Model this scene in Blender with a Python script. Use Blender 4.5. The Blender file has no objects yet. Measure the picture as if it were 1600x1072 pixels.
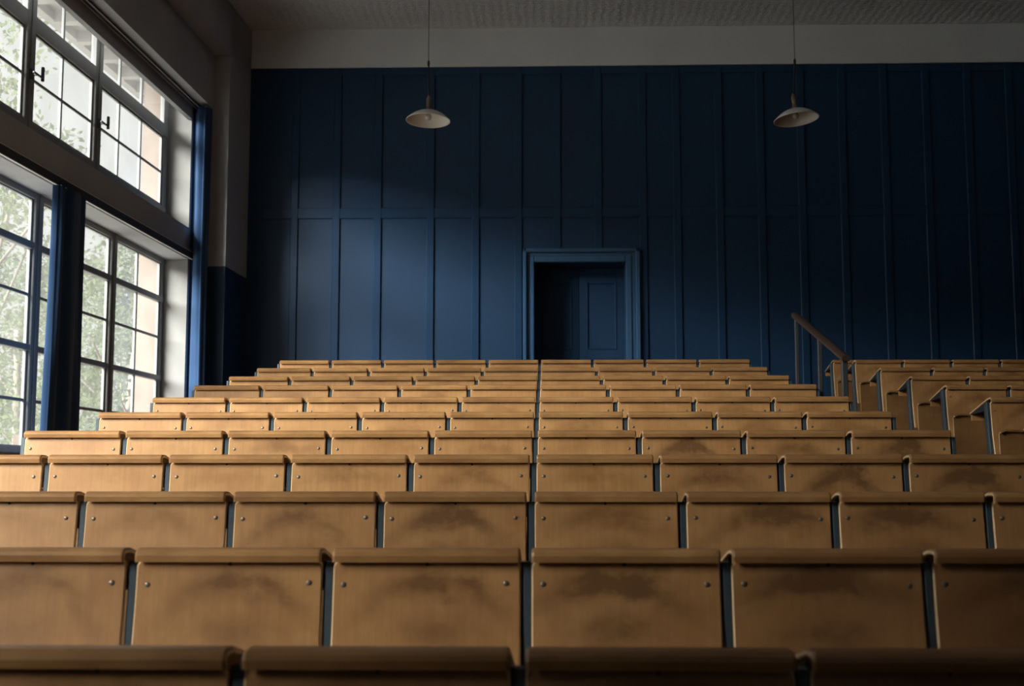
import bpy, math, random
from mathutils import Matrix, Vector

sc = bpy.context.scene
C = sc.collection
EYE = 1.25                      # camera height above the front floor

# ------------------------------------------------------------------ camera
F_PX = 1950.0
PITCH = math.atan(211 / F_PX)
YAW = math.atan(52 * math.cos(PITCH) / F_PX)
cp, sp = math.cos(PITCH), math.sin(PITCH)
fw = Vector((-math.sin(YAW) * cp, math.cos(YAW) * cp, sp))
rt = Vector((math.cos(YAW), math.sin(YAW), 0))
upv = rt.cross(fw)
cam_data = bpy.data.cameras.new('camera')
cam_data.sensor_width = 36
cam_data.lens = 36 * F_PX / 1600
cam_data.clip_start = 0.05
cam_data.dof.use_dof = True
cam_data.dof.focus_distance = 7.0
cam_data.dof.aperture_fstop = 4.0
cam = bpy.data.objects.new('camera', cam_data)
C.objects.link(cam)
m3 = Matrix((rt, upv, -fw)).transposed()
cam.matrix_world = Matrix.Translation((0, 0, EYE)) @ m3.to_4x4()
sc.camera = cam

# ------------------------------------------------------------------ world: overcast sky, brightest towards the front left
world = bpy.data.worlds.new('overcast_sky')
sc.world = world
world.use_nodes = True
wn = world.node_tree
wn.nodes.clear()
tc = wn.nodes.new('ShaderNodeTexCoord')
sep = wn.nodes.new('ShaderNodeSeparateXYZ')
wn.links.new(tc.outputs['Generated'], sep.inputs[0])
rp = wn.nodes.new('ShaderNodeValToRGB')
rp.color_ramp.elements[0].position = 0.0
rp.color_ramp.elements[0].color = (0.66, 0.66, 0.645, 1)
rp.color_ramp.elements[1].position = 0.6
rp.color_ramp.elements[1].color = (0.71, 0.718, 0.712, 1)
wn.links.new(sep.outputs[2], rp.inputs[0])
bg = wn.nodes.new('ShaderNodeBackground')
bg.inputs['Strength'].default_value = 1.0
wn.links.new(rp.outputs[0], bg.inputs['Color'])
wo = wn.nodes.new('ShaderNodeOutputWorld')
wn.links.new(bg.outputs[0], wo.inputs[0])
# hazy sun behind thin cloud, from the front left, low
sun = bpy.data.lights.new('hazy_sun', 'SUN')
sun.energy = 20.5
sun.angle = math.radians(36)
sun.color = (1.0, 0.975, 0.93)
sun_o = bpy.data.objects.new('hazy_sun', sun)
C.objects.link(sun_o)
SUN_FROM = Vector((-0.66, -0.68, 0.47)).normalized()
sun_o.rotation_euler = SUN_FROM.to_track_quat('Z', 'Y').to_euler()
sun_o.location = SUN_FROM * 40

# ------------------------------------------------------------------ colour management and sampling helpers
sc.view_settings.view_transform = 'Standard'
sc.view_settings.look = 'None'
sc.view_settings.gamma = 1.0
sc.view_settings.exposure = 0.0
sc.view_settings.use_curve_mapping = False
sc.cycles.use_denoising = True
sc.cycles.sample_clamp_indirect = 6.0
sc.cycles.max_bounces = 10
sc.cycles.diffuse_bounces = 5
sc.cycles.caustics_reflective = False
sc.cycles.caustics_refractive = False

# left wall frame: s runs along the window wall, t is distance to its right (negative = left of camera), h above the eye
DL = Vector((0.0335772, 0.9994361, 0))
NL = Vector((0.9994361, -0.0335772, 0))
def LW(s, t, h):
    v = DL * s + NL * t
    return Vector((v.x, v.y, h + EYE))
def ID(x, y, z):
    return Vector((x, y, z))
def HH(x, y, h):
    return Vector((x, y, h + EYE))

# portals in the window openings so that daylight is sampled well
def portal(s0, s1, h0, h1):
    l = bpy.data.lights.new('window_daylight', 'AREA')
    l.shape = 'RECTANGLE'
    l.size = s1 - s0
    l.size_y = h1 - h0
    l.cycles.is_portal = True
    o = bpy.data.objects.new('window_daylight', l)
    C.objects.link(o)
    z = -NL                      # area lights shine along local -Z, so local Z points outdoors
    x = DL
    y = z.cross(x)
    m = Matrix((x, y, z)).transposed().to_4x4()
    o.matrix_world = Matrix.Translation(LW((s0 + s1) / 2, -4.90, (h0 + h1) / 2)) @ m
BAYS = [(8.09, 13.7), (1.69, 7.3), (-.45, .95)]  # last bay is unseen, added and sized to light the near rows
for a, b in BAYS:
    portal(a, b, 0.2, 2.48)
    portal(a, b, 2.82, 4.45)

# ------------------------------------------------------------------ mesh builder
class MB:
    def __init__(self, xf=ID):
        self.v, self.f, self.sm, self.mi, self.xf = [], [], [], [], xf
    def add(self, pts, faces, smooth=False, mi=0):
        b = len(self.v)
        self.v += [tuple(self.xf(*p)) for p in pts]
        for f in faces:
            self.f.append([b + i for i in f])
            self.sm.append(smooth)
            self.mi.append(mi)
    def box(self, x0, x1, y0, y1, z0, z1, bev=0.0, mi=0):
        if x0 > x1: x0, x1 = x1, x0
        if y0 > y1: y0, y1 = y1, y0
        if z0 > z1: z0, z1 = z1, z0
        if bev <= 0:
            p = [(x, y, z) for z in (z0, z1) for y in (y0, y1) for x in (x0, x1)]
            self.add(p, [(0, 2, 3, 1), (4, 5, 7, 6), (0, 1, 5, 4), (2, 6, 7, 3), (0, 4, 6, 2), (1, 3, 7, 5)], mi=mi)
            return
        b = min(bev, (x1 - x0) * .45, (y1 - y0) * .45, (z1 - z0) * .45)
        lo, hi = (x0, y0, z0), (x1, y1, z1)
        idx, pts = {}, []
        for sx in (0, 1):
            for sy in (0, 1):
                for sz in (0, 1):
                    s = (sx, sy, sz)
                    for ax in range(3):
                        q = []
                        for k in range(3):
                            e = (lo, hi)[s[k]][k]
                            if k != ax:
                                e += b if s[k] == 0 else -b
                            q.append(e)
                        idx[(s, ax)] = len(pts)
                        pts.append(tuple(q))
        fs = []
        for ax in range(3):
            o = [k for k in range(3) if k != ax]
            for sd in (0, 1):
                ring = []
                for u, w in ((0, 0), (1, 0), (1, 1), (0, 1)):
                    s = [0, 0, 0]; s[ax] = sd; s[o[0]] = u; s[o[1]] = w
                    ring.append(idx[(tuple(s), ax)])
                fs.append(ring)
        for ax in range(3):
            o = [k for k in range(3) if k != ax]
            for u in (0, 1):
                for w in (0, 1):
                    s0 = [0, 0, 0]; s0[o[0]] = u; s0[o[1]] = w
                    s1 = list(s0); s1[ax] = 1
                    s0, s1 = tuple(s0), tuple(s1)
                    fs.append([idx[(s0, o[0])], idx[(s0, o[1])], idx[(s1, o[1])], idx[(s1, o[0])]])
        for k in range(8):
            s = (k & 1, (k >> 1) & 1, (k >> 2) & 1)
            fs.append([idx[(s, 0)], idx[(s, 1)], idx[(s, 2)]])
        self.add(pts, self._orient(pts, fs), mi=mi)
    @staticmethod
    def _orient(pts, fs):
        c = sum((Vector(p) for p in pts), Vector()) / len(pts)
        out = []
        for f in fs:
            a, b, d = Vector(pts[f[0]]), Vector(pts[f[1]]), Vector(pts[f[2]])
            n = (b - a).cross(d - a)
            m = sum((Vector(pts[i]) for i in f), Vector()) / len(f)
            out.append(list(f) if n.dot(m - c) > 0 else list(reversed(f)))
        return out
    def lathe(self, prof, c=(0, 0, 0), n=32, rot=None, smooth=True):
        pts = []
        for r, z in prof:
            for k in range(n):
                a = 2 * math.pi * k / n
                v = Vector((r * math.cos(a), r * math.sin(a), z))
                if rot: v = rot @ v
                pts.append(tuple(v + Vector(c)))
        fs = []
        for i in range(len(prof) - 1):
            for k in range(n):
                k2 = (k + 1) % n
                fs.append((i * n + k, i * n + k2, (i + 1) * n + k2, (i + 1) * n + k))
        self.add(pts, fs, smooth)
    def tube(self, path, r, n=10, smooth=True):
        path = [Vector(p) for p in path]
        pts = []
        for i, p in enumerate(path):
            d = (path[min(i + 1, len(path) - 1)] - path[max(i - 1, 0)]).normalized()
            a = Vector((0, 0, 1)) if abs(d.z) < .9 else Vector((1, 0, 0))
            u = d.cross(a).normalized(); w = d.cross(u)
            for k in range(n):
                t = 2 * math.pi * k / n
                pts.append(tuple(p + (u * math.cos(t) + w * math.sin(t)) * r))
        fs = []
        for i in range(len(path) - 1):
            for k in range(n):
                k2 = (k + 1) % n
                fs.append((i * n + k, i * n + k2, (i + 1) * n + k2, (i + 1) * n + k))
        self.add(pts, fs, smooth)
        m = len(pts) - n
        self.add(pts[:n], [tuple(reversed(range(n)))])
        self.add(pts[m:], [tuple(range(n))])
    def mesh(self, name, mats):
        me = bpy.data.meshes.new(name)
        me.from_pydata(self.v, [], self.f)
        if not isinstance(mats, (list, tuple)): mats = [mats]
        for m in mats: me.materials.append(m)
        me.polygons.foreach_set('use_smooth', self.sm)
        me.polygons.foreach_set('material_index', self.mi)
        me.update()
        return me
    def build(self, name, mats, parent=None):
        return link(name, self.mesh(name, mats), parent)

def link(name, me, parent=None):
    o = bpy.data.objects.new(name, me)
    C.objects.link(o)
    if parent is not None: o.parent = parent
    return o
def thing(name, label, cat, loc=(0, 0, 0), rz=0, group=None):
    o = bpy.data.objects.new(name, None)
    o.empty_display_size = .1
    C.objects.link(o)
    o.location = loc
    o.rotation_euler = (0, 0, rz)
    o['label'] = label; o['category'] = cat
    if group: o['group'] = group
    return o
def tag(o, label, cat, group=None):
    o['label'] = label; o['category'] = cat
    if group: o['group'] = group
    return o
def struct(o):
    o['kind'] = 'structure'
    return o

# ------------------------------------------------------------------ materials
class NT:
    def __init__(self, name):
        self.m = bpy.data.materials.new(name)
        self.m.use_nodes = True
        self.t = self.m.node_tree
        self.t.nodes.clear()
        self.out = self.t.nodes.new('ShaderNodeOutputMaterial')
    def n(self, typ, ins=None, **kw):
        x = self.t.nodes.new(typ)
        for k, v in kw.items(): setattr(x, k, v)
        for k, v in (ins or {}).items():
            s = x.inputs[k]
            if isinstance(v, bpy.types.NodeSocket): self.t.links.new(v, s)
            else: s.default_value = v
        return x
    def math(self, op, a, b=0.0, c=0.0, clamp=False):
        x = self.t.nodes.new('ShaderNodeMath'); x.operation = op; x.use_clamp = clamp
        for i, v in enumerate((a, b, c)):
            if isinstance(v, bpy.types.NodeSocket): self.t.links.new(v, x.inputs[i])
            else: x.inputs[i].default_value = v
        return x.outputs[0]
    def ramp(self, f, stops, interp='LINEAR'):
        x = self.t.nodes.new('ShaderNodeValToRGB')
        x.color_ramp.interpolation = interp
        e = x.color_ramp.elements
        while len(e) < len(stops): e.new(.5)
        for el, (p, c) in zip(e, stops):
            el.position = p
            el.color = (*c, 1) if len(c) == 3 else c
        self.t.links.new(f, x.inputs[0])
        return x.outputs[0]
    def mix(self, f, a, b, blend='MIX'):
        x = self.t.nodes.new('ShaderNodeMix'); x.data_type = 'RGBA'; x.blend_type = blend
        for i, v in ((0, f), (6, a), (7, b)):
            if isinstance(v, bpy.types.NodeSocket): self.t.links.new(v, x.inputs[i])
            else: x.inputs[i].default_value = v if i == 0 or len(v) == 4 else (*v, 1)
        return x.outputs[2]
    def noise(self, vec, scale, detail=3, rough=.55, w=None):
        x = self.t.nodes.new('ShaderNodeTexNoise')
        if w is not None:
            x.noise_dimensions = '4D'
            self.t.links.new(w, x.inputs['W'])
        x.inputs['Scale'].default_value = scale
        x.inputs['Detail'].default_value = detail
        x.inputs['Roughness'].default_value = rough
        if vec is not None: self.t.links.new(vec, x.inputs['Vector'])
        return x.outputs[0]
    def vscale(self, v, s):
        x = self.n('ShaderNodeVectorMath', {0: v, 1: s}, operation='MULTIPLY')
        return x.outputs[0]
    def obj(self):
        return self.n('ShaderNodeTexCoord').outputs['Object']
    def finish(self, color, rough=.5, spec=.5, metal=0.0, bump=None, bs=.2, bd=.01, **extra):
        p = self.n('ShaderNodeBsdfPrincipled')
        for k, v in {'Base Color': color, 'Roughness': rough, 'Specular IOR Level': spec, 'Metallic': metal, **extra}.items():
            if isinstance(v, bpy.types.NodeSocket): self.t.links.new(v, p.inputs[k])
            else: p.inputs[k].default_value = (*v, 1) if isinstance(v, tuple) and len(v) == 3 else v
        if bump is not None:
            b = self.n('ShaderNodeBump', {'Height': bump, 'Strength': bs, 'Distance': bd})
            self.t.links.new(b.outputs[0], p.inputs['Normal'])
        self.t.links.new(p.outputs[0], self.out.inputs[0])
        return self.m

def simple(name, col, rough=.5, spec=.5, metal=0.0, nscale=0, namt=.15, bump=0, bscale=80):
    t = NT(name)
    c = t.obj()
    color = (*col, 1)
    if nscale:
        f = t.noise(c, nscale, 4)
        color = t.mix(f, tuple(max(0, x * (1 - namt)) for x in col), tuple(x * (1 + namt) for x in col))
    b = t.noise(c, bscale, 3) if bump else None
    return t.finish(color, rough, spec, metal, b, bump, .004)

TOP = 0.78
WOOD_LIGHT = (0.630, 0.352, 0.138)
WOOD_MID = (0.475, 0.228, 0.080)
WOOD_DARK = (0.125, 0.058, 0.022)
def wood(name, stain=True, light=WOOD_LIGHT, mid=WOOD_MID, dark=WOOD_DARK, grain=(55, 8, 3.0), rough=.42):
    t = NT(name)
    c = t.obj()
    oi = t.n('ShaderNodeObjectInfo')
    w = t.math('MULTIPLY', oi.outputs['Random'], 37.0)
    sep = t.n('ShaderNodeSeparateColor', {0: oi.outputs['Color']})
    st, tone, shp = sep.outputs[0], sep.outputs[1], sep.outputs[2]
    g = t.noise(t.vscale(c, grain), 1.0, 5, .6, w)
    fine = t.noise(t.vscale(c, (grain[0] * 5, grain[1] * 5, grain[2] * 4)), 1.0, 3, .6, w)
    blot = t.noise(t.vscale(c, (5.5, 4, 6.0)), 1.0, 4, .6, w)
    col = t.mix(t.ramp(blot, [(.3, (0, 0, 0)), (.72, (1, 1, 1))]), light, mid)
    blo2 = t.noise(t.vscale(c, (15, 10, 11)), 1.0, 5, .62, w)
    col = t.mix(t.math('MULTIPLY', t.ramp(blo2, [(.42, (0, 0, 0)), (.75, (1, 1, 1))]), .30), col, tuple(x * .62 for x in mid))
    gr = t.ramp(g, [(.35, (0, 0, 0)), (.7, (1, 1, 1))])
    col = t.mix(t.math('MULTIPLY', gr, .30), col, tuple(x * .55 for x in mid))
    fr = t.ramp(fine, [(.4, (0, 0, 0)), (.72, (1, 1, 1))])
    col = t.mix(t.math('MULTIPLY', fr, .16), col, tuple(x * .5 for x in mid))
    col = t.mix(t.math('MULTIPLY', tone, .62), col, (mid[0] * .45, mid[1] * .385, mid[2] * .44))  # tone: older wood and dimmer light, both as darker colour
    if stain:
        s3 = t.n('ShaderNodeSeparateXYZ', {0: c})
        warp = t.math('MULTIPLY', t.math('SUBTRACT', t.noise(t.vscale(c, (6, 6, 10)), 1.0, 6, .66, w), .5), 1.35)
        u = t.math('MULTIPLY_ADD', t.math('SUBTRACT', s3.outputs[0], .25), 1 / .25, 0)
        u = t.math('ADD', u, t.math('MULTIPLY', warp, .5))
        rnd = t.math('SUBTRACT', oi.outputs['Random'], .5)
        u = t.math('ADD', u, t.math('MULTIPLY', rnd, .3))
        v = t.math('MULTIPLY_ADD', t.math('SUBTRACT', s3.outputs[2], TOP - .085), 1 / .1, 0)
        v = t.math('ADD', v, t.math('MULTIPLY', warp, 1.1))
        # upper arc left by shoulders
        arc = t.math('ADD', v, t.math('MULTIPLY', t.math('MULTIPLY', u, u), t.math('MULTIPLY_ADD', shp, 1.9, .2)))
        a1 = t.math('EXPONENT', t.math('MULTIPLY', t.math('MULTIPLY', arc, arc), -6.5))
        a2 = t.math('EXPONENT', t.math('MULTIPLY', t.math('MULTIPLY', u, u), -1.9))
        m1 = t.math('MULTIPLY', a1, a2)
        # lower patch
        v2 = t.math('ADD', v, 1.35)
        b1 = t.math('EXPONENT', t.math('MULTIPLY', t.math('MULTIPLY', v2, v2), -3.2))
        b2 = t.math('EXPONENT', t.math('MULTIPLY', t.math('MULTIPLY', u, u), -4.2))
        m2 = t.math('MULTIPLY', t.math('MULTIPLY', b1, b2), .6)
        br = t.noise(t.vscale(c, (14, 14, 20)), 1.0, 5, .65, w)
        brk = t.ramp(br, [(.25, (.40, .40, .40)), (.62, (1, 1, 1))])
        m = t.math('MULTIPLY', t.math('MULTIPLY', t.math('ADD', m1, m2, clamp=True), t.math('MULTIPLY', st, 1.75)), brk, clamp=True)
        dk = t.mix(t.math('MULTIPLY_ADD', st, 2.0, -.6, clamp=True), (.255, .105, .026), dark)
        col = t.mix(t.math('MULTIPLY', m, .82), col, dk)
    else:
        e = t.noise(t.vscale(c, (3.2, 9, 9)), 1.0, 4, .6, w)
        er = t.ramp(e, [(.46, (0, 0, 0)), (.72, (1, 1, 1))])
        col = t.mix(t.math('MULTIPLY', er, .62), col, tuple(x * 1.3 for x in dark))
    rr = t.math('MULTIPLY_ADD', blot, .2, rough - .1)
    return t.finish(col, rr, .4, 0, t.math('ADD', t.math('MULTIPLY', fine, .5), g), .12, .002)

M = {}
M['panel'] = wood('backrest_plywood')
M['desk'] = wood('desk_plywood', stain=False, light=tuple(x * .9 for x in WOOD_LIGHT), mid=tuple(x * .82 for x in WOOD_MID), grain=(4, 40, 40), rough=.38)
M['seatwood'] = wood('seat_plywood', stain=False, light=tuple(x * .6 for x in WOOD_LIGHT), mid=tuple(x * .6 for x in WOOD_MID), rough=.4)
M['edgewood'] = simple('plywood_edge', (.78, .56, .33), .55, .3, nscale=60, namt=.2)
M['post'] = simple('post_steel_paint', (.046, .066, .082), .36, .5, nscale=14, namt=.25, bump=.05)
M['dark_plate'] = simple('dark_plate_paint', (.014, .020, .027), .5)
M['screw'] = simple('screw_steel', (.26, .22, .175), .42, .5, .7)
M['hole'] = simple('dark_plug', (.03, .018, .012), .6)

def wall_blue(name='blue_wall_paint', rough=.44):
    t = NT(name)
    c = t.obj()
    f = t.noise(c, 1.3, 5)
    b = t.noise(t.vscale(c, (60, 60, 18)), 1.0, 4)
    g = t.noise(c, 90, 2)
    col = t.mix(f, (.0100, .039, .094), (.0145, .052, .119))
    col = t.mix(t.math('MULTIPLY', b, .22), col, (.0075, .028, .066))
    return t.finish(col, rough, .38, 0, t.math('ADD', b, g), .10, .003)
M['blue'] = wall_blue()
M['gloss'] = wall_blue('blue_gloss_paint', .36)
M['archi'] = simple('architrave_blue_paint', (.042, .105, .205), .30, .5, nscale=3, namt=.1)
def plaster(name, a, b2, sc_=70, bs=.25):
    t = NT(name)
    c = t.obj()
    f = t.noise(c, 1.7, 6, .6)
    col = t.mix(t.ramp(f, [(.3, (0, 0, 0)), (.7, (1, 1, 1))]), a, b2)
    return t.finish(col, .85, .2, 0, t.noise(c, sc_, 3), bs, .006)
M['plaster'] = plaster('grey_plaster', (.39, .40, .415), (.46, .47, .48))
M['frieze'] = plaster('pale_frieze_plaster', (.70, .73, .755), (.77, .80, .82))
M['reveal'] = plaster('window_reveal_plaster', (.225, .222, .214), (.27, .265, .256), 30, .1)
M['peach'] = plaster('peach_outside_render', (.155, .120, .098), (.185, .145, .118), 40, .15)
def ceil_mat():
    t = NT('ribbed_ceiling_board')
    c = t.obj()
    s = t.n('ShaderNodeSeparateXYZ', {0: c})
    wob = t.noise(c, 5, 3)
    r1 = t.math('SINE', t.math('MULTIPLY_ADD', s.outputs[1], 130.0, t.math('MULTIPLY', wob, 5.0)))
    r2 = t.math('SINE', t.math('MULTIPLY_ADD', s.outputs[0], 62.0, t.math('MULTIPLY', wob, 7.0)))
    n = t.noise(t.vscale(c, (60, 25, 1)), 1.0, 3)
    h = t.math('ADD', t.math('MULTIPLY', r1, .5), t.math('ADD', t.math('MULTIPLY', r2, .3), t.math('MULTIPLY', n, 1.2)))
    col = t.mix(t.ramp(n, [(.3, (0, 0, 0)), (.7, (1, 1, 1))]), (.62, .645, .665), (.78, .80, .815))
    return t.finish(col, .9, .15, 0, h, .7, .013)
M['ceiling'] = ceil_mat()
M['frame'] = simple('window_frame_grey', (.235, .240, .24), .5, .4, nscale=6, namt=.12)
M['rail'] = simple('curtain_track_dark', (.045, .047, .052), .5)
M['white'] = simple('white_metal', (.72, .71, .68), .4)
def curtain_mat():
    t = NT('blue_curtain_cloth')
    c = t.obj()
    n = t.noise(t.vscale(c, (250, 250, 250)), 1.0, 2)
    f = t.noise(c, 3, 4)
    col = t.mix(f, (.016, .044, .108), (.024, .062, .140))
    return t.finish(col, .8, .15, 0, n, .2, .002, **{'Sheen Weight': .15, 'Sheen Roughness': .5})
M['curtain'] = curtain_mat()
M['floor'] = wood('floor_boards', stain=False, light=(.16, .10, .055), mid=(.12, .07, .038), dark=(.05, .03, .018), grain=(3, 40, 40), rough=.5)
M['railwood'] = simple('dark_handrail_wood', (.048, .030, .023), .4, .4, nscale=12, namt=.3)
M['steel'] = simple('grey_steel', (.085, .088, .095), .34, .5, .5, nscale=20, namt=.2)
M['enamel'] = simple('cream_enamel', (.68, .68, .655), .3, .5, nscale=5, namt=.06)
M['cord'] = simple('black_cord', (.012, .012, .014), .6)
M['wire'] = simple('grey_wire', (.09, .09, .09), .5)
M['brass'] = simple('brown_socket', (.17, .125, .085), .35, .5, .3)
M['bulb'] = simple('frosted_bulb', (.55, .53, .49), .15, .6)
M['darkboard'] = simple('dark_board', (.03, .035, .035), .6, nscale=3, namt=.2)
M['bark'] = simple('tree_bark', (.20, .175, .14), .9, nscale=8, namt=.4)
M['bounce_ground'] = simple('pale_bounce_gravel', (.72, .70, .66), .9, nscale=2, namt=.15)
def leaf_mat(name, a, b):
    t = NT(name)
    c = t.obj()
    f = t.noise(c, 1.5, 3)
    col = t.mix(f, a, b)
    d = t.n('ShaderNodeBsdfDiffuse', {'Color': col})
    tr = t.n('ShaderNodeBsdfTranslucent', {'Color': col})
    mx = t.n('ShaderNodeMixShader', {0: .45, 1: d.outputs[0], 2: tr.outputs[0]})
    t.t.links.new(mx.outputs[0], t.out.inputs[0])
    return t.m
M['leaf1'] = leaf_mat('leaves_soft_green', (.10, .135, .06), (.19, .225, .125))
M['leaf2'] = leaf_mat('leaves_grey_green', (.085, .12, .065), (.16, .195, .12))
def glass_mat():
    t = NT('hazed_window_glass')
    c = t.obj()
    tr = t.n('ShaderNodeBsdfTransparent', {'Color': (.97, .985, .98, 1)})
    gl = t.n('ShaderNodeBsdfGlossy', {'Color': (1, 1, 1, 1), 'Roughness': .03})
    lw_ = t.n('ShaderNodeLayerWeight', {'Blend': .5})
    fr = t.math('MULTIPLY_ADD', t.math('POWER', lw_.outputs['Facing'], 5.0), .4, .02)
    m1 = t.n('ShaderNodeMixShader', {0: fr, 1: tr.outputs[0], 2: gl.outputs[0]})
    haze_veil = t.n('ShaderNodeBsdfTranslucent', {'Color': (.9, .9, .88, 1)})  # translucent veil mixed in to haze the view outside
    f = t.ramp(t.noise(c, 2.2, 5), [(.3, (.028, .028, .028)), (.75, (.052, .052, .052))])
    m2 = t.n('ShaderNodeMixShader', {0: f, 1: m1.outputs[0], 2: haze_veil.outputs[0]})
    t.t.links.new(m2.outputs[0], t.out.inputs[0])
    return t.m
M['glass'] = glass_mat()

# ------------------------------------------------------------------ room shell
ROWS = [(12.522, 1.186), (11.534, 1.021), (10.517, .860), (9.463, .706), (8.463, .549), (7.438, .394),
        (6.372, .243), (5.376, .101), (4.392, -.047), (3.345, -.187), (2.360, -.319)]   # back row first: distance, desk top above eye
YB = 14.9
CEIL = 5.513
XR = 8.6
YF = -5.0
fl = MB()
prev = YF
treads = [(1.36, 0.0)] + [(y + .10, h + EYE - TOP) for y, h in reversed(ROWS)]
treads[-1] = (YB + .75, treads[-1][1])
for y1, z in treads:
    fl.box(-5.0, XR, prev, y1, -.3, z)
    prev = y1
fl.box(2.95, XR, 12.78, YB, 1.0, 1.283 + EYE - TOP)
struct(fl.build('floor', M['floor']))

cl = MB()
cl.box(-5.2, XR + .2, YF - .2, YB + .3, CEIL + EYE, CEIL + EYE + .2)
struct(cl.build('ceiling', M['ceiling']))

# left wall with its window bays
lw = MB(LW)
lw.box(-6, 13.88, -4.302, -4.55, 4.257, 5.75)
lw.box(-6, 13.88, -4.55, -4.95, 4.50, 5.75)
lw.box(-6, 14.96, -4.122, -4.302, 4.90, 5.75)
lw.box(-6, 13.88, -4.494, -4.55, 4.087, 4.30)
lw.box(-6, 13.88, -4.494, -4.90, 2.46, 2.822)
lw.box(-6, 13.88, -4.494, -4.90, -1.6, .20)
lw.box(13.70, 13.88, -4.494, -4.835, .20, 4.50)
lw.box(BAYS[1][1], BAYS[0][0], -4.494, -4.835, .20, 4.50)
lw.box(BAYS[2][1], BAYS[1][0], -4.494, -4.835, .20, 4.50)
lw.box(-6, BAYS[2][0], -4.494, -4.835, .20, 4.50)
lw.box(13.88, 15.2, -4.122, -4.95, 2.41, 5.75)
struct(lw.build('wall_left', M['plaster']))
for i, (s0, s1) in enumerate([(13.688, 13.6999)]):
    rv = MB(LW)
    rv.box(s0, s1, -4.496, -4.77, .20, 2.46)
    rv.box(s0, s1, -4.496, -4.77, 2.822, 4.28)
    struct(rv.build('trim_%d' % (1 + i), M['reveal']))
dd = MB(LW)
dd.box(13.88, 15.2, -4.122, -4.95, -1.6, 2.41)
struct(dd.build('trim_2', M['blue']))
ex = MB(LW)
ex.box(-6, 16.5, -4.836, -5.08, 2.64, 2.80)
ex.box(-6, 16.5, -4.836, -5.08, -2, .12)
ex.box(-6, 16.5, -4.836, -5.08, 4.75, 6.2)
for a, b in ((13.74, 16.5), (BAYS[1][1] + .04, BAYS[0][0] - .04), (BAYS[2][1] + .04, BAYS[1][0] - .04), (-6, BAYS[2][0] - .04)):
    ex.box(a, b, -4.836, -5.08, .12, 4.75)
struct(ex.build('wall_exterior', M['peach']))
ev = MB(LW)
ev.box(-6, 17.5, -5.081, -6.15, 5.36, 5.46)
s = -5.6
while s < 17.5:
    ev.box(s, s + .13, -5.081, -6.10, 5.22, 5.36)
    s += .66
ev.box(-6, 17.5, -6.10, -6.20, 5.24, 5.50)
ev.box(-6, 17.5, -5.081, -5.20, 5.10, 5.36)
struct(ev.build('trim_3', M['reveal']))

# back wall with door recess
DX0, DX1, DTOP = -.125, .973, 2.59
bw = MB(HH)
bw.box(-4.6, DX0, YB, YB + .2, -.2, 5.75)
bw.box(DX1, XR + .1, YB, YB + .2, -.2, 5.75)
bw.box(DX0, DX1, YB, YB + .2, DTOP, 5.75)
# door recess sides
bw.box(DX0 - .1, DX0, YB + .2, YB + .75, -.2, DTOP + .1)
bw.box(DX1, DX1 + .1, YB + .2, YB + .75, -.2, DTOP + .1)
bw.box(DX0, DX1, YB + .2, YB + .75, DTOP, DTOP + .1)
struct(bw.build('wall_back', M['blue']))
# raised stiles and rails of the panelling, one moulding mesh
pn = MB(HH)
ST = [-3.05, -2.536, -2.03, -1.386, -.836, -.318, .153, .654, 1.195, 1.607, 2.121, 2.626, 3.115, 3.618, 4.128, 4.637, 5.137, 5.637, 6.14, 6.64, 7.14, 7.64, 8.14]
for x in ST:
    lo = .2
    if DX0 - .15 < x < DX1 + .2: lo = 2.76
    pn.box(x - .048, x + .048, YB - .022, YB, lo, 5.03, .009)
pn.box(-3.6, XR, YB - .018, YB, 3.14, 3.272, .006)
pn.box(-3.6, XR, YB - .018, YB, 4.93, 5.03, .006)
pn.box(-3.6, DX0 - .14, YB - .018, YB, .2, .62, .006)
pn.box(DX1 + .18, XR, YB - .018, YB, .2, .62, .006)
struct(pn.build('trim_4', M['gloss']))
# pale frieze under the ceiling
fz = MB(HH)
fz.box(-3.62, XR, YB - .03, YB + .01, 5.032, 5.75, .004)
struct(fz.build('trim_5', M['frieze']))
# architrave
ar = MB(HH)
def arch(x0, x1, top, y, wid, dep):
    ar.box(x0, x0 + wid, y - dep, YB, .2, top, .006)
    ar.box(x1 - wid, x1, y - dep, YB, .2, top, .006)
    ar.box(x0 + wid, x1 - wid, y - dep, YB, top - wid, top, .006)
ar.box(DX0 - .137, DX0 - .088, YB - .075, YB, .2, 2.755, .012)
ar.box(DX1 + .118, DX1 + .177, YB - .075, YB, .2, 2.755, .012)
ar.box(DX0 - .137, DX1 + .177, YB - .075, YB, 2.705, 2.755, .012)
ar.box(DX0 - .088, DX0 - .05, YB - .030, YB, .2, 2.705, .004)
ar.box(DX1 + .075, DX1 + .118, YB - .030, YB, .2, 2.705, .004)
ar.box(DX0 - .05, DX1 + .075, YB - .030, YB, 2.668, 2.705, .004)
ar.box(DX0 - .05, DX0 + .0, YB - .045, YB, .2, 2.668, .010)
ar.box(DX1 + .0, DX1 + .075, YB - .045, YB, .2, 2.668, .010)
ar.box(DX0 - .0, DX1 + .0, YB - .045, YB, 2.59, 2.668, .010)
struct(ar.build('trim_6', M['archi']))

# right and front walls
rw = MB()
rw.box(XR, XR + .2, YF, YB + .2, -.3, CEIL + EYE)
struct(rw.build('wall_right', M['blue']))
fw_ = MB()
fw_.box(-5.0, XR, YF - .2, YF, -.3, CEIL + EYE)
struct(fw_.build('wall_front', M['frieze']))  # unseen wall made pale to bounce light onto the near seats

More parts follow.
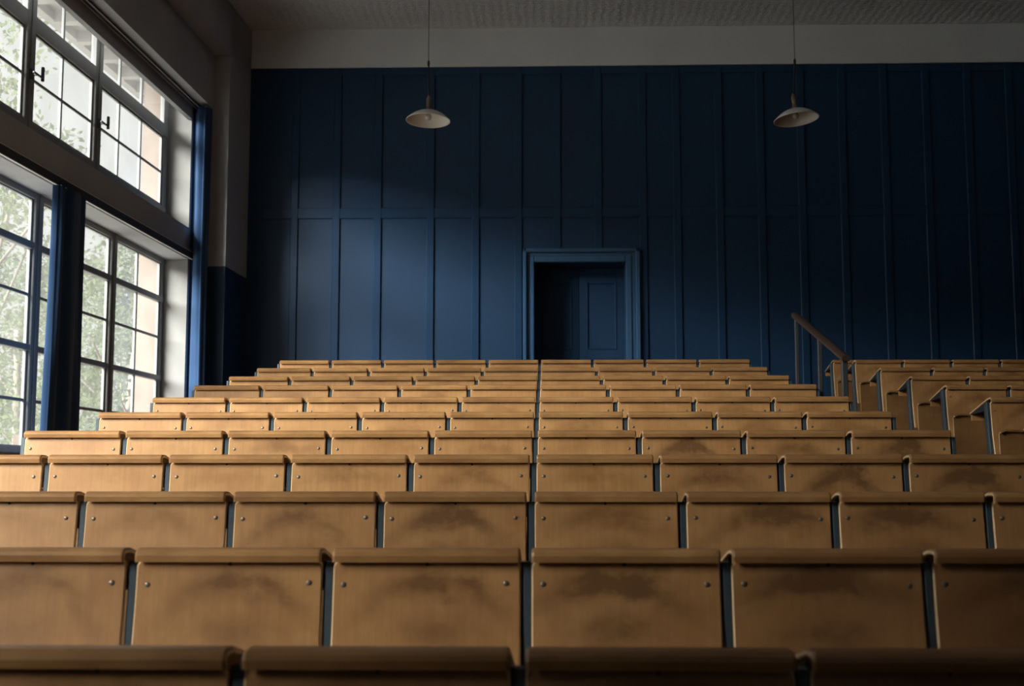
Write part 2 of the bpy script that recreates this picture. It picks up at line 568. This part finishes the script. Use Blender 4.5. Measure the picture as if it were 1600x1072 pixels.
# ------------------------------------------------------------------ door (double, left leaf standing ajar)
door = thing('door_1', 'dark blue double door in a deep recess behind the back row', 'door', (0, 0, 0))
struct(door)
def leaf(w, flip):
    # hinge edge at x=0, leaf to +x; front face at y=0
    b = MB()
    h0, h1 = .42 + EYE, 2.585 + EYE
    b.box(0, w, .012, .045, h0, h1)
    st = .085
    b.box(0, st, 0, .012, h0, h1, .003); b.box(w - st, w, 0, .012, h0, h1, .003)
    for z0, z1 in ((h0, h0 + .16), (1.46 + EYE, 1.575 + EYE), (2.415 + EYE, h1)):
        b.box(st, w - st, 0, .012, z0, z1, .003)
    for z0, z1 in ((h0 + .16, 1.46 + EYE), (1.575 + EYE, 2.415 + EYE)):
        m = .022
        b.box(st, st + m, -.008, .012, z0, z1, .006); b.box(w - st - m, w - st, -.008, .012, z0, z1, .006)
        b.box(st + m, w - st - m, -.008, .012, z0, z0 + m, .006); b.box(st + m, w - st - m, -.008, .012, z1 - m, z1, .006)
    return b
YD = YB + .42
lf = leaf(.545, False).build('door_leaf', M['blue'], door)
lf.location = (.428, YD, 0)
lf2 = leaf(.549, False).build('door_leaf', M['blue'], door)
lf2.location = (DX0 + .004, YD + .0, 0)
lf2.rotation_euler = (0, 0, math.radians(6))
hb = MB()
hb.lathe([(0, 0), (.022, 0), (.022, .006), (.010, .010), (.010, .04), (.026, .05), (.028, .065), (.018, .078), (0, .08)], n=16, rot=Matrix.Rotation(math.radians(90), 3, 'X'))
kn = hb.build('door_handle', M['steel'], lf)
kn.location = (.03, 0, 1.30 + EYE)
bx = MB(HH)
bx.box(DX0 - .1, DX1 + .1, YB + .75, YB + .8, -.2, DTOP + .1)
struct(bx.build('wall_recess', M['blue']))

# ------------------------------------------------------------------ windows
FT0, FT1 = -4.768, -4.818
def window(name, label, s0, s1, sash_spans, munts, h0, h1, hbars, tbars, sash_top, top_panes, mw, handles):
    w = thing(name, label, 'window', LW(s0, FT0, h0))
    struct(w)
    inv = Vector(w.location)
    def X(s, t, h): return LW(s, t, h) - inv
    f = MB(X)
    lo, hi = sash_spans[0][0], sash_spans[-1][1]
    f.box(s0, lo, FT0, FT1, h0, h1, .006); f.box(hi, s1, FT0, FT1, h0, h1, .006)
    for a, b in zip(sash_spans[:-1], sash_spans[1:]):
        f.box(a[1], b[0], FT0 + .012, FT1, h0, h1, .008)
        f.box((a[1] + b[0]) / 2 - .02, (a[1] + b[0]) / 2 + .02, FT0 + .025, FT0 + .010, h0, h1, .006)
    for a, b in tbars:
        f.box(s0, s1, FT0 + .008, FT1, a, b, .006)
    f.build('window_frame', M['frame'], w)
    for (a, b), mm in zip(sash_spans, munts):
        sa = MB(X)
        e = .026
        z0, z1 = sash_top[0], sash_top[1]
        sa.box(a, a + e, FT0 - .012, -4.808, z0, z1, .004); sa.box(b - e, b, FT0 - .012, -4.808, z0, z1, .004)
        sa.box(a + e, b - e, FT0 - .012, -4.808, z0, z0 + e, .004); sa.box(a + e, b - e, FT0 - .012, -4.808, z1 - e, z1, .004)
        for m in mm:
            sa.box(m - mw / 2, m + mw / 2, FT0 - .01, -4.806, z0 + e, z1 - e, .005)
        for h in hbars:
            sa.box(a + e, b - e, FT0 - .018, -4.803, h - .014, h + .014, .004)
        so = sa.build('window_sash', M['frame'], w)
        g = MB(X)
        g.box(a + .01, b - .01, -4.794, -4.798, z0 + .01, z1 - .01)
        g.build('window_pane', M['glass'], so)
        if top_panes:
            tp = MB(X)
            for m in mm:
                tp.box(m - mw / 2, m + mw / 2, FT0 - .01, -4.806, top_panes[0], top_panes[1], .005)
            so2 = tp.build('fanlight_bar', M['frame'], w)
            g = MB(X)
            g.box(a + .002, b - .002, -4.794, -4.798, top_panes[0], top_panes[1])
            g.build('window_pane', M['glass'], so2)
    for s, h in handles:
        hm = MB(X)
        hm.box(s - .025, s + .025, FT0 + .012, FT0 + .03, h - .05, h + .05, .006)
        hm.box(s - .012, s + .012, FT0 + .03, FT0 + .075, h - .012, h + .012, .004)
        hm.box(s - .07, s + .12, FT0 + .06, FT0 + .078, h - .009, h + .009, .004)
        hm.box(s + .10, s + .122, FT0 + .055, FT0 + .082, h - .03, h + .10, .005)
        hm.build('window_handle', M['steel'], w)
    return w
us = [(8.24, 10.061), (10.235, 11.555), (11.727, 13.551)]
um = [[8.85, 9.45], [10.85], [12.245, 12.873]]
window('window_1', 'upper grey framed window band of the far bay', 8.09, 13.70, us, um, 2.84, 4.50, [3.44], [(2.84, 3.05), (3.855, 4.0), (4.42, 4.50)], (3.05, 3.86), (4.0, 4.42), .03, [(10.15, 3.45), (11.64, 3.45)])
ls = [(8.24, 10.361), (10.524, 12.109), (12.261, 13.607)]
lm = [[8.95, 9.66], [11.401], [12.90]]
lbars = [(.20, .27), (1.085, 1.14), (1.965, 2.03), (2.405, 2.47)]
window('window_2', 'tall lower grey framed window of the far bay', 8.09, 13.70, ls, lm, .20, 2.47, [.66, 1.57], lbars, (.25, 2.42), None, .032, [])
def sh(l, d): return [(a + d, b + d) for a, b in l]
for i, (lab, bay) in enumerate((('near bay beside the front rows', BAYS[1]), ('narrow unseen bay added to light the near rows', BAYS[2]))):
    D2 = bay[0] - 8.09
    us2 = sh(us, D2); ls2 = sh(ls, D2)
    um2 = [[m + D2 for m in q] for q in um]; lm2 = [[m + D2 for m in q] for q in lm]
    if i == 1:
        us2 = ls2 = [(-.32, .82)]; um2 = lm2 = [[.25]]
    window('window_%d' % (3 + 2 * i), 'upper window band of the ' + lab, bay[0], bay[1], us2, um2, 2.84, 4.50, [3.44], [(2.84, 3.05), (3.855, 4.0), (4.42, 4.50)], (3.05, 3.86), (4.0, 4.42), .03, [])
    window('window_%d' % (4 + 2 * i), 'tall lower window of the ' + lab, bay[0], bay[1], ls2, lm2, .20, 2.47, [.66, 1.57], lbars, (.25, 2.42), None, .032, [])

# ------------------------------------------------------------------ curtain tracks and curtains
def track(name, label, s0, s1, t, h, wid):
    o = thing(name, label, 'curtain rail', LW((s0 + s1) / 2, t, h), math.atan2(DL.y, DL.x))
    b = MB()
    L = (s1 - s0) / 2
    b.box(-L, L, -wid / 2, wid / 2, -.028, 0, .003)
    b.build('track', M['rail'], o)
    e = MB()
    e.box(-L, L, -wid / 2 - .005, -wid / 2 + .003, -.034, -.024, .001)
    e.box(-L, L, wid / 2 - .003, wid / 2 + .005, -.034, -.024, .001)
    e.build('edge_strip', M['white'], o)
    return o
track('curtain_rail', 'long dark curtain rail with pale edges under the soffit above the upper window', 8.0, 13.87, -4.443, 4.257, .045)
lt = thing('curtain_rail', 'dark curtain rail along the beam between upper and lower windows', 'curtain rail', LW(10.9, -4.47, 2.50), math.atan2(DL.y, DL.x))
b = MB(); b.box(-2.85, 2.79, -.024, .022, -.038, .036, .002); b.build('track', M['rail'], lt)
b = MB(); b.box(-2.85, 2.79, -.030, -.014, .036, .042, .001); b.box(-2.85, 2.79, -.030, -.014, -.046, -.038, .001); b.build('edge_strip', M['white'], lt)

def curtain(name, label, s, t, h0, h1, a, bb, ang, folds, seed, top_scale=.9, bot_scale=1.1):
    rnd = random.Random(seed)
    o = thing(name, label, 'curtain', LW(s, t, h0), math.atan2(DL.y, DL.x))
    N, R = 168, 26
    ph = [rnd.uniform(0, 6.28) for _ in range(5)]
    pts = []
    ca, sa = math.cos(ang), math.sin(ang)
    for i in range(R + 1):
        v = i / R
        z = v * (h1 - h0)
        k = bot_scale + (top_scale - bot_scale) * v
        k *= 1 + .03 * math.sin(v * 5 + ph[0])
        for j in range(N):
            q = 2 * math.pi * j / N
            fo = math.sin(folds * q + ph[1] + .7 * math.sin(v * 3 + ph[2])) * .75 + .35 * math.sin((folds * 2 - 3) * q + ph[3] + v * 1.5)
            sq = abs(math.cos(q)) ** .7 * math.copysign(1, math.cos(q))
            x = a * k * sq
            y = (bb + .028 * fo) * math.sin(q)
            y += .012 * fo * math.cos(q) ** 2
            x += .012 * fo * math.cos(q)
            pts.append((x * ca - y * sa, x * sa + y * ca, z))
    fs = []
    for i in range(R):
        for j in range(N):
            j2 = (j + 1) % N
            fs.append((i * N + j, i * N + j2, (i + 1) * N + j2, (i + 1) * N + j))
    m = MB(); m.add(pts, fs, True)
    m.add(pts[-N:], [tuple(range(N))]); m.add(pts[:N], [tuple(reversed(range(N)))])
    m.build('cloth', M['curtain'], o)
    for k in range(5):
        hk = MB()
        x = -a * .6 + a * 1.2 * k / 4
        hk.box(x * ca - .008, x * ca + .008, x * sa - .006, x * sa + .006, h1 - h0 - .01, h1 - h0 + .02, .002)
        hk.build('hook', M['white'], o)
    return o
curtain('curtain', 'gathered dark blue curtain hanging between the panes of the lower window', 10.225, -4.40, .05, 2.43, .30, .05, 0.0, 7, 4)
curtain('curtain', 'tall narrow dark blue curtain hanging full height beside the corner pier', 13.715, -4.375, -.15, 4.20, .175, .070, .62, 6, 9, .74, 1.10)

# ------------------------------------------------------------------ seats
def panel_mesh(L, name):
    """curved plywood backrest, x 0..L, front at y=0 at the top, rounded upper corners"""
    r, ch, th = .020, .0034, .013
    ztop, zbot = TOP - .030, TOP - .44
    zs = []
    for k in range(7):
        a = math.pi / 2 * k / 6
        zs.append((ztop - r + r * math.cos(a), r - r * math.sin(a)))
    for k in range(1, 15):
        zs.append((ztop - r + (zbot - ztop + r) * k / 14, 0))
    def yc(z):
        d = ztop - z
        return -.085 * d - .21 * d * d
    m = MB()
    def strip(cols, smooth=True, mi=0):
        n = len(cols[0])
        pts = [p for c in cols for p in c]
        fs = []
        for i in range(len(cols) - 1):
            for k in range(n - 1):
                fs.append((i * n + k, i * n + k + 1, (i + 1) * n + k + 1, (i + 1) * n + k))
        m.add(pts, fs, smooth, mi)
    def col(x, dy, ins):
        out = []
        for z, i in zs:
            xx = x + (i if x < L / 2 else -i) + (ins if x < L / 2 else -ins)
            zz = z - (ins if z > ztop - r else 0)
            out.append((xx, yc(z) + dy, zz))
        return out
    F0, F1 = col(0, 0, ch), col(L, 0, ch)
    E0, E1 = col(0, ch, 0), col(L, ch, 0)
    B0, B1 = col(0, th, 0), col(L, th, 0)
    strip([F0, F1])
    for q in ([E0, F0], [F1, E1], [B0, E0], [E1, B1]):
        strip(q, mi=1)
    strip([B1, B0])
    # top edge
    m.add([F0[0], F1[0], E1[0], E0[0]], [(0, 3, 2, 1)]); m.add([E0[0], E1[0], B1[0], B0[0]], [(0, 3, 2, 1)])
    m.add([F0[-1], F1[-1], B1[-1], B0[-1]], [(0, 1, 2, 3)])
    return m.mesh(name, [M['panel'], M['edgewood']])
def desk_mesh(L, name):
    outer = [(-.024, -.036), (-.0265, -.019), (-.0225, -.009), (-.014, -.0025), (-.004, 0), (.044, -.001), (.060, -.004), (.41, -.082), (.42, -.088)]
    inner = [(-.010, -.036), (-.010, -.024), (-.009, -.020), (-.006, -.0185), (-.002, -.018), (.040, -.019), (.056, -.022), (.41, -.102), (.416, -.100)]
    m = MB()
    def ring(f):
        o = [(a[0] + (b[0] - a[0]) * f, a[1] + (b[1] - a[1]) * f) for a, b in zip(outer, inner)]
        i = [(b[0] + (a[0] - b[0]) * f, b[1] + (a[1] - b[1]) * f) for a, b in zip(outer, inner)]
        return o + list(reversed(i))
    xs = [(0, .30), (.002, .12), (.006, 0), (L - .006, 0), (L - .002, .12), (L, .30)]
    rings = []
    for x, f in xs:
        rings.append([(x, y, TOP + z) for y, z in ring(f)])
    n = len(rings[0])
    pts = [p for r_ in rings for p in r_]
    fs = []
    for i in range(len(rings) - 1):
        for k in range(n):
            k2 = (k + 1) % n
            fs.append((i * n + k, i * n + k2, (i + 1) * n + k2, (i + 1) * n + k))
    m.add(pts, fs)
    h = n // 2
    for base, rev in ((0, False), ((len(rings) - 1) * n, True)):
        q = pts[base:base + n]
        f2 = []
        for k in range(h - 1):
            f = (k, k + 1, n - 2 - k, n - 1 - k)
            f2.append(tuple(reversed(f)) if rev else f)
        m.add(q, f2, mi=1)
    return m.mesh(name, [M['desk'], M['edgewood']])
def seat_mesh(L, drop, name):
    """folded-up plywood seat in front of the backrest, top edge curling to the front"""
    m = MB()
    th = .012
    prof = [(-.135, -.012), (-.128, -.002), (-.115, .0), (-.104, -.010), (-.100, -.03), (-.103, -.10), (-.112, -.20), (-.118, -.30), (-.112, -.36)]
    x0, x1 = .018, L - .018
    cols = []
    N = 12
    for i in range(N + 1):
        u = i / N
        x = x0 + (x1 - x0) * u
        sad = .010 * math.exp(-((u - .5) / .28) ** 2)
        rc = .018 * (max(0, (abs(u - .5) - .42) / .08)) ** 2
        cols.append([(x, y, TOP - drop + z - (sad + rc) * max(0, 1 + z / .10)) for y, z in prof])
    n = len(prof)
    for off, flip in ((0, False), (th, True)):
        pts = [(p[0], p[1] + off, p[2] - (off * .5 if k < 4 else 0)) for c in cols for k, p in enumerate(c)]
        fs = []
        for i in range(N):
            for k in range(n - 1):
                f = (i * n + k, (i + 1) * n + k, (i + 1) * n + k + 1, i * n + k + 1)
                fs.append(tuple(reversed(f)) if not flip else f)
        m.add(pts, fs, True)
        if off == 0: fp = pts
        else: bp = pts
    for i in (0, N):
        f_, b_ = fp[i * n:(i + 1) * n], bp[i * n:(i + 1) * n]
        q = f_ + b_
        m.add(q, [(k, k + 1, n + k + 1, n + k) for k in range(n - 1)], mi=1)
    for k in (0, n - 1):
        f_, b_ = [fp[i * n + k] for i in range(N + 1)], [bp[i * n + k] for i in range(N + 1)]
        q = f_ + b_
        m.add(q, [(i, i + 1, N + 1 + i + 1, N + 1 + i) for i in range(N)], mi=1)
    return m.mesh(name, [M['seatwood'], M['edgewood']])
def post_mesh(name, x0=-.0285, x1=-.0015):
    def lean(x, y, z):
        d = TOP - .03 - z
        return Vector((x, y - .085 * d - .10 * d * d * (1 if d < .45 else .45 / d), z))
    m = MB(lean)
    zt = TOP - .036
    N = 10
    sec = [(x0, .046), (x0, .022), (x0 + .006, .020), (x0 + .0075, .007), (x0 + .0095, .005), (x1 - .002, .005), (x1, .008), (x1, .046)]
    n = len(sec)
    pts = []
    for i in range(N + 1):
        z = zt * i / N
        pts += [(a, b_, z) for a, b_ in sec]
    fs = []
    for i in range(N):
        for k in range(n):
            k2 = (k + 1) % n
            fs.append((i * n + k, i * n + k2, (i + 1) * n + k2, (i + 1) * n + k))
    m.add(pts, fs)
    m.add(pts[-n:], [tuple(range(n))])
    # foot plate
    m2 = m
    m2.box(x0 + .001, x1 - .001, -.09, .05, 0, .008)
    return m.mesh(name, M['post'])
def dark_plate_mesh(name):  # thin dark triangular plate under the desk's left end
    m = MB()
    pts = []
    for x in (.001, .005):
        pts += [(x, .052, TOP - .026), (x, .398, TOP - .098), (x, .398, TOP - .101), (x, .052, TOP - .088)]
    m.add(pts, [(0, 1, 2, 3), (7, 6, 5, 4), (0, 4, 5, 1), (1, 5, 6, 2), (2, 6, 7, 3), (3, 7, 4, 0)])
    return m.mesh(name, M['dark_plate'])
def lip_mesh(L, name):
    m = MB()
    m.box(.006, L - .006, .396, .412, TOP - .146, TOP - .100, .003)
    return m.mesh(name, M['panel'])
def screw_mesh(name):
    m = MB()
    m.lathe([(.0075, 0), (.0075, .0010), (.0055, .0022), (.002, .0028), (.0, .0029)], n=12, rot=Matrix.Rotation(math.radians(90), 3, 'X'))
    m.lathe([(.0, 0), (.0075, 0)], n=12, rot=Matrix.Rotation(math.radians(90), 3, 'X'))
    return m.mesh(name, M['screw'])
def plug_mesh(name):
    m = MB()
    m.lathe([(.005, 0), (.005, .0008), (.0, .001)], n=10, rot=Matrix.Rotation(math.radians(90), 3, 'X'))
    return m.mesh(name, M['hole'])

def make_kit(L, drop):
    return dict(backrest=panel_mesh(L, 'backrest'), desk_board=desk_mesh(L, 'desk_board'), seat=seat_mesh(L, drop, 'seat'),
                post=post_mesh('post'), dark_plate=dark_plate_mesh('dark_plate'), desk_rail=lip_mesh(L, 'desk_rail'), L=L)
SCREW, PLUG = screw_mesh('screw'), plug_mesh('plug')
LC, LR = .500, .457
KIT_C, KIT_R = make_kit(LC, .275), make_kit(LR, .222)
ENDPOST = {LC: post_mesh('post', LC + .0015, LC + .0285)}
def yc_at(d):
    return -.085 * d - .21 * d * d

def make_seat(kit, loc, label, group, stain, tone, shape, screws, end=False):
    t = thing('lecture_seat', label, 'seat', loc, 0, group)
    L = kit['L']
    col = (stain, tone, shape, 1)
    for k in ('backrest', 'desk_board', 'seat', 'post', 'dark_plate', 'desk_rail'):
        o = link(k, kit[k], t)
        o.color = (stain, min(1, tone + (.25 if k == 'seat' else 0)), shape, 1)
    if end:
        link('post', ENDPOST[L], t)
    if screws:
        bp = None
        for x, d in ((.030, .064), (L - .036, .064)):
            s = link('screw', SCREW, t)
            s.location = (x + .002 * math.sin(loc[0] * 91 + d), yc_at(d) - .0003, TOP - .030 - d + .003 * math.sin(loc[0] * 37 + x * 50))
        s = link('plug', PLUG, t)
        s.location = (L / 2 + .006 * math.sin(loc[0] * 17), yc_at(.012) - .0002, TOP - .042)
    return t

ORD = ['first', 'second', 'third', 'fourth', 'fifth', 'sixth', 'seventh', 'eighth', 'ninth']
ROWNAME = ['of the central back row', 'of the second-rearmost central row', 'of the third-rearmost central row',
           'of the fourth-rearmost central row', 'of the fifth-rearmost central row', 'of the sixth-rearmost central row',
           'of the fifth-nearest central row', 'of the fourth-nearest row', 'of the third-nearest row', 'of the second-nearest row', 'of the nearest row at the bottom']
# backrest wear (stain strength) and tone with painted dimness, left to right, near rows
WEAR_AND_SHADE = {
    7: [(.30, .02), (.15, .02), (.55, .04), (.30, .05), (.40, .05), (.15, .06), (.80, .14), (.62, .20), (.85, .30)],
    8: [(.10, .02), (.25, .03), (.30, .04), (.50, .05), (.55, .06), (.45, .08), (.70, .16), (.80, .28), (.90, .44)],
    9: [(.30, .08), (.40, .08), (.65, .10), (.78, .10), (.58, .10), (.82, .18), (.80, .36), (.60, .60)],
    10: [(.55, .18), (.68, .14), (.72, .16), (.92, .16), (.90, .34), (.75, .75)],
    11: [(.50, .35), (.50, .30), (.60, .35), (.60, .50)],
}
def look(st):
    return 'clean pale' if st < .2 else 'lightly worn' if st < .48 else 'smudged' if st < .75 else 'dark-stained'
VIS = {8: (-5, 3), 9: (-4, 3), 10: (-3, 2), 11: (-2, 1)}
rnd = random.Random(5)
PITCH_C = .53
for n, (y, h) in enumerate(ROWS, 1):
    lo, hi = VIS.get(n, (-5, 3))
    for j in range(-5, 4):
        x = -.0371 + j * PITCH_C
        loc = (x, y + .0265, h + EYE - TOP)
        hidden = not (lo <= j <= hi)
        k = j - lo
        if hidden:
            if not (lo - 1 <= j <= hi + 1): continue
            side = 'left' if j < lo else 'right'
            lab = 'tan plywood seat beyond the %s picture edge %s' % (side, ROWNAME[n - 1])
            st, tn = .5, .2
        else:
            if n in WEAR_AND_SHADE:
                st, tn = WEAR_AND_SHADE[n][k]
                tn = min(1, tn + {9: .12, 10: .20, 11: .22}.get(n, .03))  # nearest rows painted darker still for their weaker light
            else:
                st = [.15, .35, .3, .42, .38, .3, .3, .42, .45][k] + rnd.uniform(-.12, .15)
                tn = [.0, .0, .02, .02, .03, .04, .08, .12, .18][k]
            cnt = hi - lo + 1
            pos = 'seat, leftmost' if k == 0 else 'seat, rightmost' if k == cnt - 1 else 'seat, %s from left' % ORD[k] if k <= cnt // 2 else 'seat, %s from right' % ORD[cnt - 1 - k]
            lab = '%s tan plywood %s %s' % (look(st), pos, ROWNAME[n - 1])
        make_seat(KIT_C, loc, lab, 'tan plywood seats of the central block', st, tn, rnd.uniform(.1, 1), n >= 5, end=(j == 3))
# right-hand block
RB = [(0, 13.627, 1.283, 3.144, 2), (1, 12.605, 1.186, 3.129, 4), (2, 11.617, 1.021, 3.115, 4), (3, 10.60, .860, 3.098, 3), (4, 9.545, .706, 3.050, 3), (5, 8.545, .549, 3.027, 2), (6, 7.50, .394, 3.005, 2)]
RNAME = {0: 'in the rearmost row of the right block', 1: 'in the second rearmost row of the right block', 2: 'in the third rearmost row of the right block',
         3: 'in the fourth rearmost row of the right block', 4: 'in the fifth rearmost row of the right block', 5: 'in the sixth rearmost row of the right block', 6: 'in the seventh rearmost row of the right block'}
RVIS = {0: 1, 1: 4, 2: 3, 3: 2, 4: 2, 5: 1, 6: 1}
for n, y, h, x, c in RB:
    for k in range(c):
        st, tn = .45 + rnd.uniform(-.1, .25), .30 + .06 * k
        where = 'aisle-end seat' if k == 0 else 'seat %s from the aisle' % ORD[k]
        lab = '%s plywood %s %s' % ('brown', where, RNAME[n])
        make_seat(KIT_R, (x + k * .487, y + .0265, h + EYE - TOP), lab, 'brown plywood seats of the right block', st, tn, rnd.uniform(.1, 1), n >= 4)

# ------------------------------------------------------------------ handrail in the stepped aisle
hr = thing('handrail', 'dark wooden sloping handrail on grey steel posts in the stepped aisle', 'handrail', (2.125, 9.66, 1.1))
def floor_z(y):
    p = YF
    for y1, z in treads:
        if p <= y < y1: return z
        p = y1
    return treads[-1][1]
for y, top, wx, wy in ((10.53, 1.358, .030, .030), (9.66, 1.088, .034, .030), (8.89, .849, .040, .050)):
    b = MB(lambda X, Y, Z: Vector((X - 2.125, Y - 9.66, Z - 1.1)))
    b.box(2.125 - wx / 2, 2.125 + wx / 2, y - wy / 2, y + wy / 2, floor_z(y), top + EYE - .02, .004)
    b.box(2.125 - .035, 2.125 + .05, y - .05, y + .05, floor_z(y), floor_z(y) + .01)
    b.build('post', M['steel'], hr)
b = MB(lambda X, Y, Z: Vector((X - 2.125, Y - 9.66, Z - 1.1)))
p0, p1 = Vector((2.125, 8.83, .840 + EYE)), Vector((2.125, 10.59, 1.381 + EYE))
d = (p1 - p0).normalized(); u = Vector((1, 0, 0)); w = d.cross(u)
sec = [(-.026, -.020), (.026, -.020), (.030, 0), (.024, .016), (.010, .022), (-.010, .022), (-.024, .016), (-.030, 0)]
pts = [tuple(p + u * a - w * c_) for p in (p0, p1) for a, c_ in sec]
n8 = len(sec)
b.add(pts, [(k, (k + 1) % n8, n8 + (k + 1) % n8, n8 + k) for k in range(n8)] + [tuple(reversed(range(n8))), tuple(range(n8, 2 * n8))])
b.build('rail', M['railwood'], hr)

# ------------------------------------------------------------------ pendant lamps
def lamp(label, x, y, h, tilt_y, tilt_x):
    t = thing('pendant_lamp', label, 'lamp', (x, y, h + EYE), 0, 'cream enamel pendant lamps')
    rot = (math.radians(tilt_x), math.radians(tilt_y), 0)
    R = .202
    s = MB()
    out = [(.030, .090), (.036, .082), (.060, .077), (.100, .063), (.140, .041), (.172, .017), (.192, -.001), (R, -.010), (R + .001, -.016)]
    inn = [(R - .004, -.016), (.189, -.005), (.168, .013), (.137, .036), (.098, .057), (.058, .070), (.030, .075)]
    s.lathe(out + inn, n=56)
    o = s.build('lamp_shade', M['enamel'], t); o.rotation_euler = rot
    b = MB()
    b.lathe([(.0, -.008), (.016, -.005), (.026, .006), (.030, .020), (.026, .036), (.016, .052), (.014, .072)], n=24)
    o2 = b.build('bulb', M['bulb'], t); o2.rotation_euler = rot
    k = MB()
    k.lathe([(.0, .066), (.028, .070), (.031, .095), (.021, .102), (.019, .145), (.022, .150), (.022, .200), (.014, .212), (.010, .232), (.0, .235)], n=24)
    o3 = k.build('socket', M['brass'], t); o3.rotation_euler = rot
    k = MB()
    top = CEIL - h
    zc = .53
    off = Vector((math.tan(math.radians(tilt_y)), 0, 0)) * .2
    k.tube([(off.x, off.y, .222), (off.x * .5, 0, .36), (0, 0, zc)], .0065, 8)
    k.build('cord', M['cord'], t)
    k = MB()
    k.lathe([(.0, zc - .03), (.010, zc - .028), (.012, zc), (.008, zc + .02), (.0, zc + .024)], n=12)
    k.build('connector', M['cord'], t)
    k = MB()
    k.tube([(0, 0, zc + .01), (0, 0, top)], .0035, 6)
    k.lathe([(.05, top), (.05, top - .02), (.012, top - .05), (.0, top - .05)], n=20)
    k.build('suspension_wire', M['wire'], t)
    return t
lamp('left cream enamel pendant lamp hanging level before the blue wall', -1.061, 11.1, 3.262, 1.5, -3)
lamp('right cream enamel pendant lamp hanging tilted above the aisle handrail', 2.284, 11.1, 3.248, -5.0, -3)

# ------------------------------------------------------------------ outside: ground paled to bounce daylight indoors, and trees
g = MB()
g.box(-70, -5.2, -40, 80, -.6, -.4)
struct(g.build('ground', M['bounce_ground']))
def tree(label, x, y, height, rad, seed, mat, density):
    r = random.Random(seed)
    t = thing('tree', label, 'tree', (x, y, -.4), 0, 'leafy trees beyond the windows')
    m = MB()
    lean = r.uniform(-.3, .3)
    m.tube([(0, 0, 0), (lean * .3, 0, height * .3), (lean, .1, height * .8)], .08, 10)
    for k in range(6):
        a = r.uniform(0, 6.28); z0 = height * r.uniform(.25, .6)
        m.tube([(lean * .5, 0, z0), (math.cos(a) * rad * .4, math.sin(a) * rad * .4, z0 + height * .14), (math.cos(a) * rad * .75, math.sin(a) * rad * .75, z0 + height * .24)], .025, 6)
    m.build('trunk', M['bark'], t)
    f = MB()
    clumps = []
    for _ in range(34):
        a = r.uniform(0, 6.28); q = math.sqrt(r.random()); z = r.uniform(.12, 1.0)
        k = math.sin(math.pi * min(1, .18 + z * .8)) ** .7
        clumps.append((math.cos(a) * q * rad * k, math.sin(a) * q * rad * k, z * height, r.uniform(.4, .85)))
    for cx, cy, cz, cr in clumps:
        for _ in range(density):
            v = Vector((r.gauss(0, 1), r.gauss(0, 1), r.gauss(0, 1))).normalized() * cr * r.random() ** .4
            p = Vector((cx, cy, cz)) + v
            s_ = r.uniform(.04, .085)
            n1 = Vector((r.gauss(0, 1), r.gauss(0, 1), r.gauss(0, 1))).normalized()
            n2 = n1.cross(Vector((r.gauss(0, 1), r.gauss(0, 1), r.gauss(0, 1)))).normalized()
            f.add([tuple(p - n1 * s_), tuple(p + n2 * s_ * .5), tuple(p + n1 * s_), tuple(p - n2 * s_ * .5)], [(0, 1, 2, 3)])
    f.build('foliage', M[mat], t)
TREES = [('tall loose tree seen through the leftmost upper panes', -8.7, 19.4, 9.0, 2.0, 1, 'leaf1', 210),
         ('rounded tree seen just right of the gathered lower curtain', -8.4, 24.5, 6.0, 2.0, 2, 'leaf2', 210),
         ('bushy tree low behind the leftmost lower panes', -11.7, 27.5, 6.2, 2.1, 3, 'leaf2', 210),
         ('broad tree behind the rightmost lower panes beside the peach wall', -10.6, 32.5, 7.4, 2.3, 4, 'leaf1', 240),
         ('leafy tree far off behind the other trees', -16.5, 35.0, 8.2, 2.8, 5, 'leaf1', 240)]
for a in TREES: tree(*a)
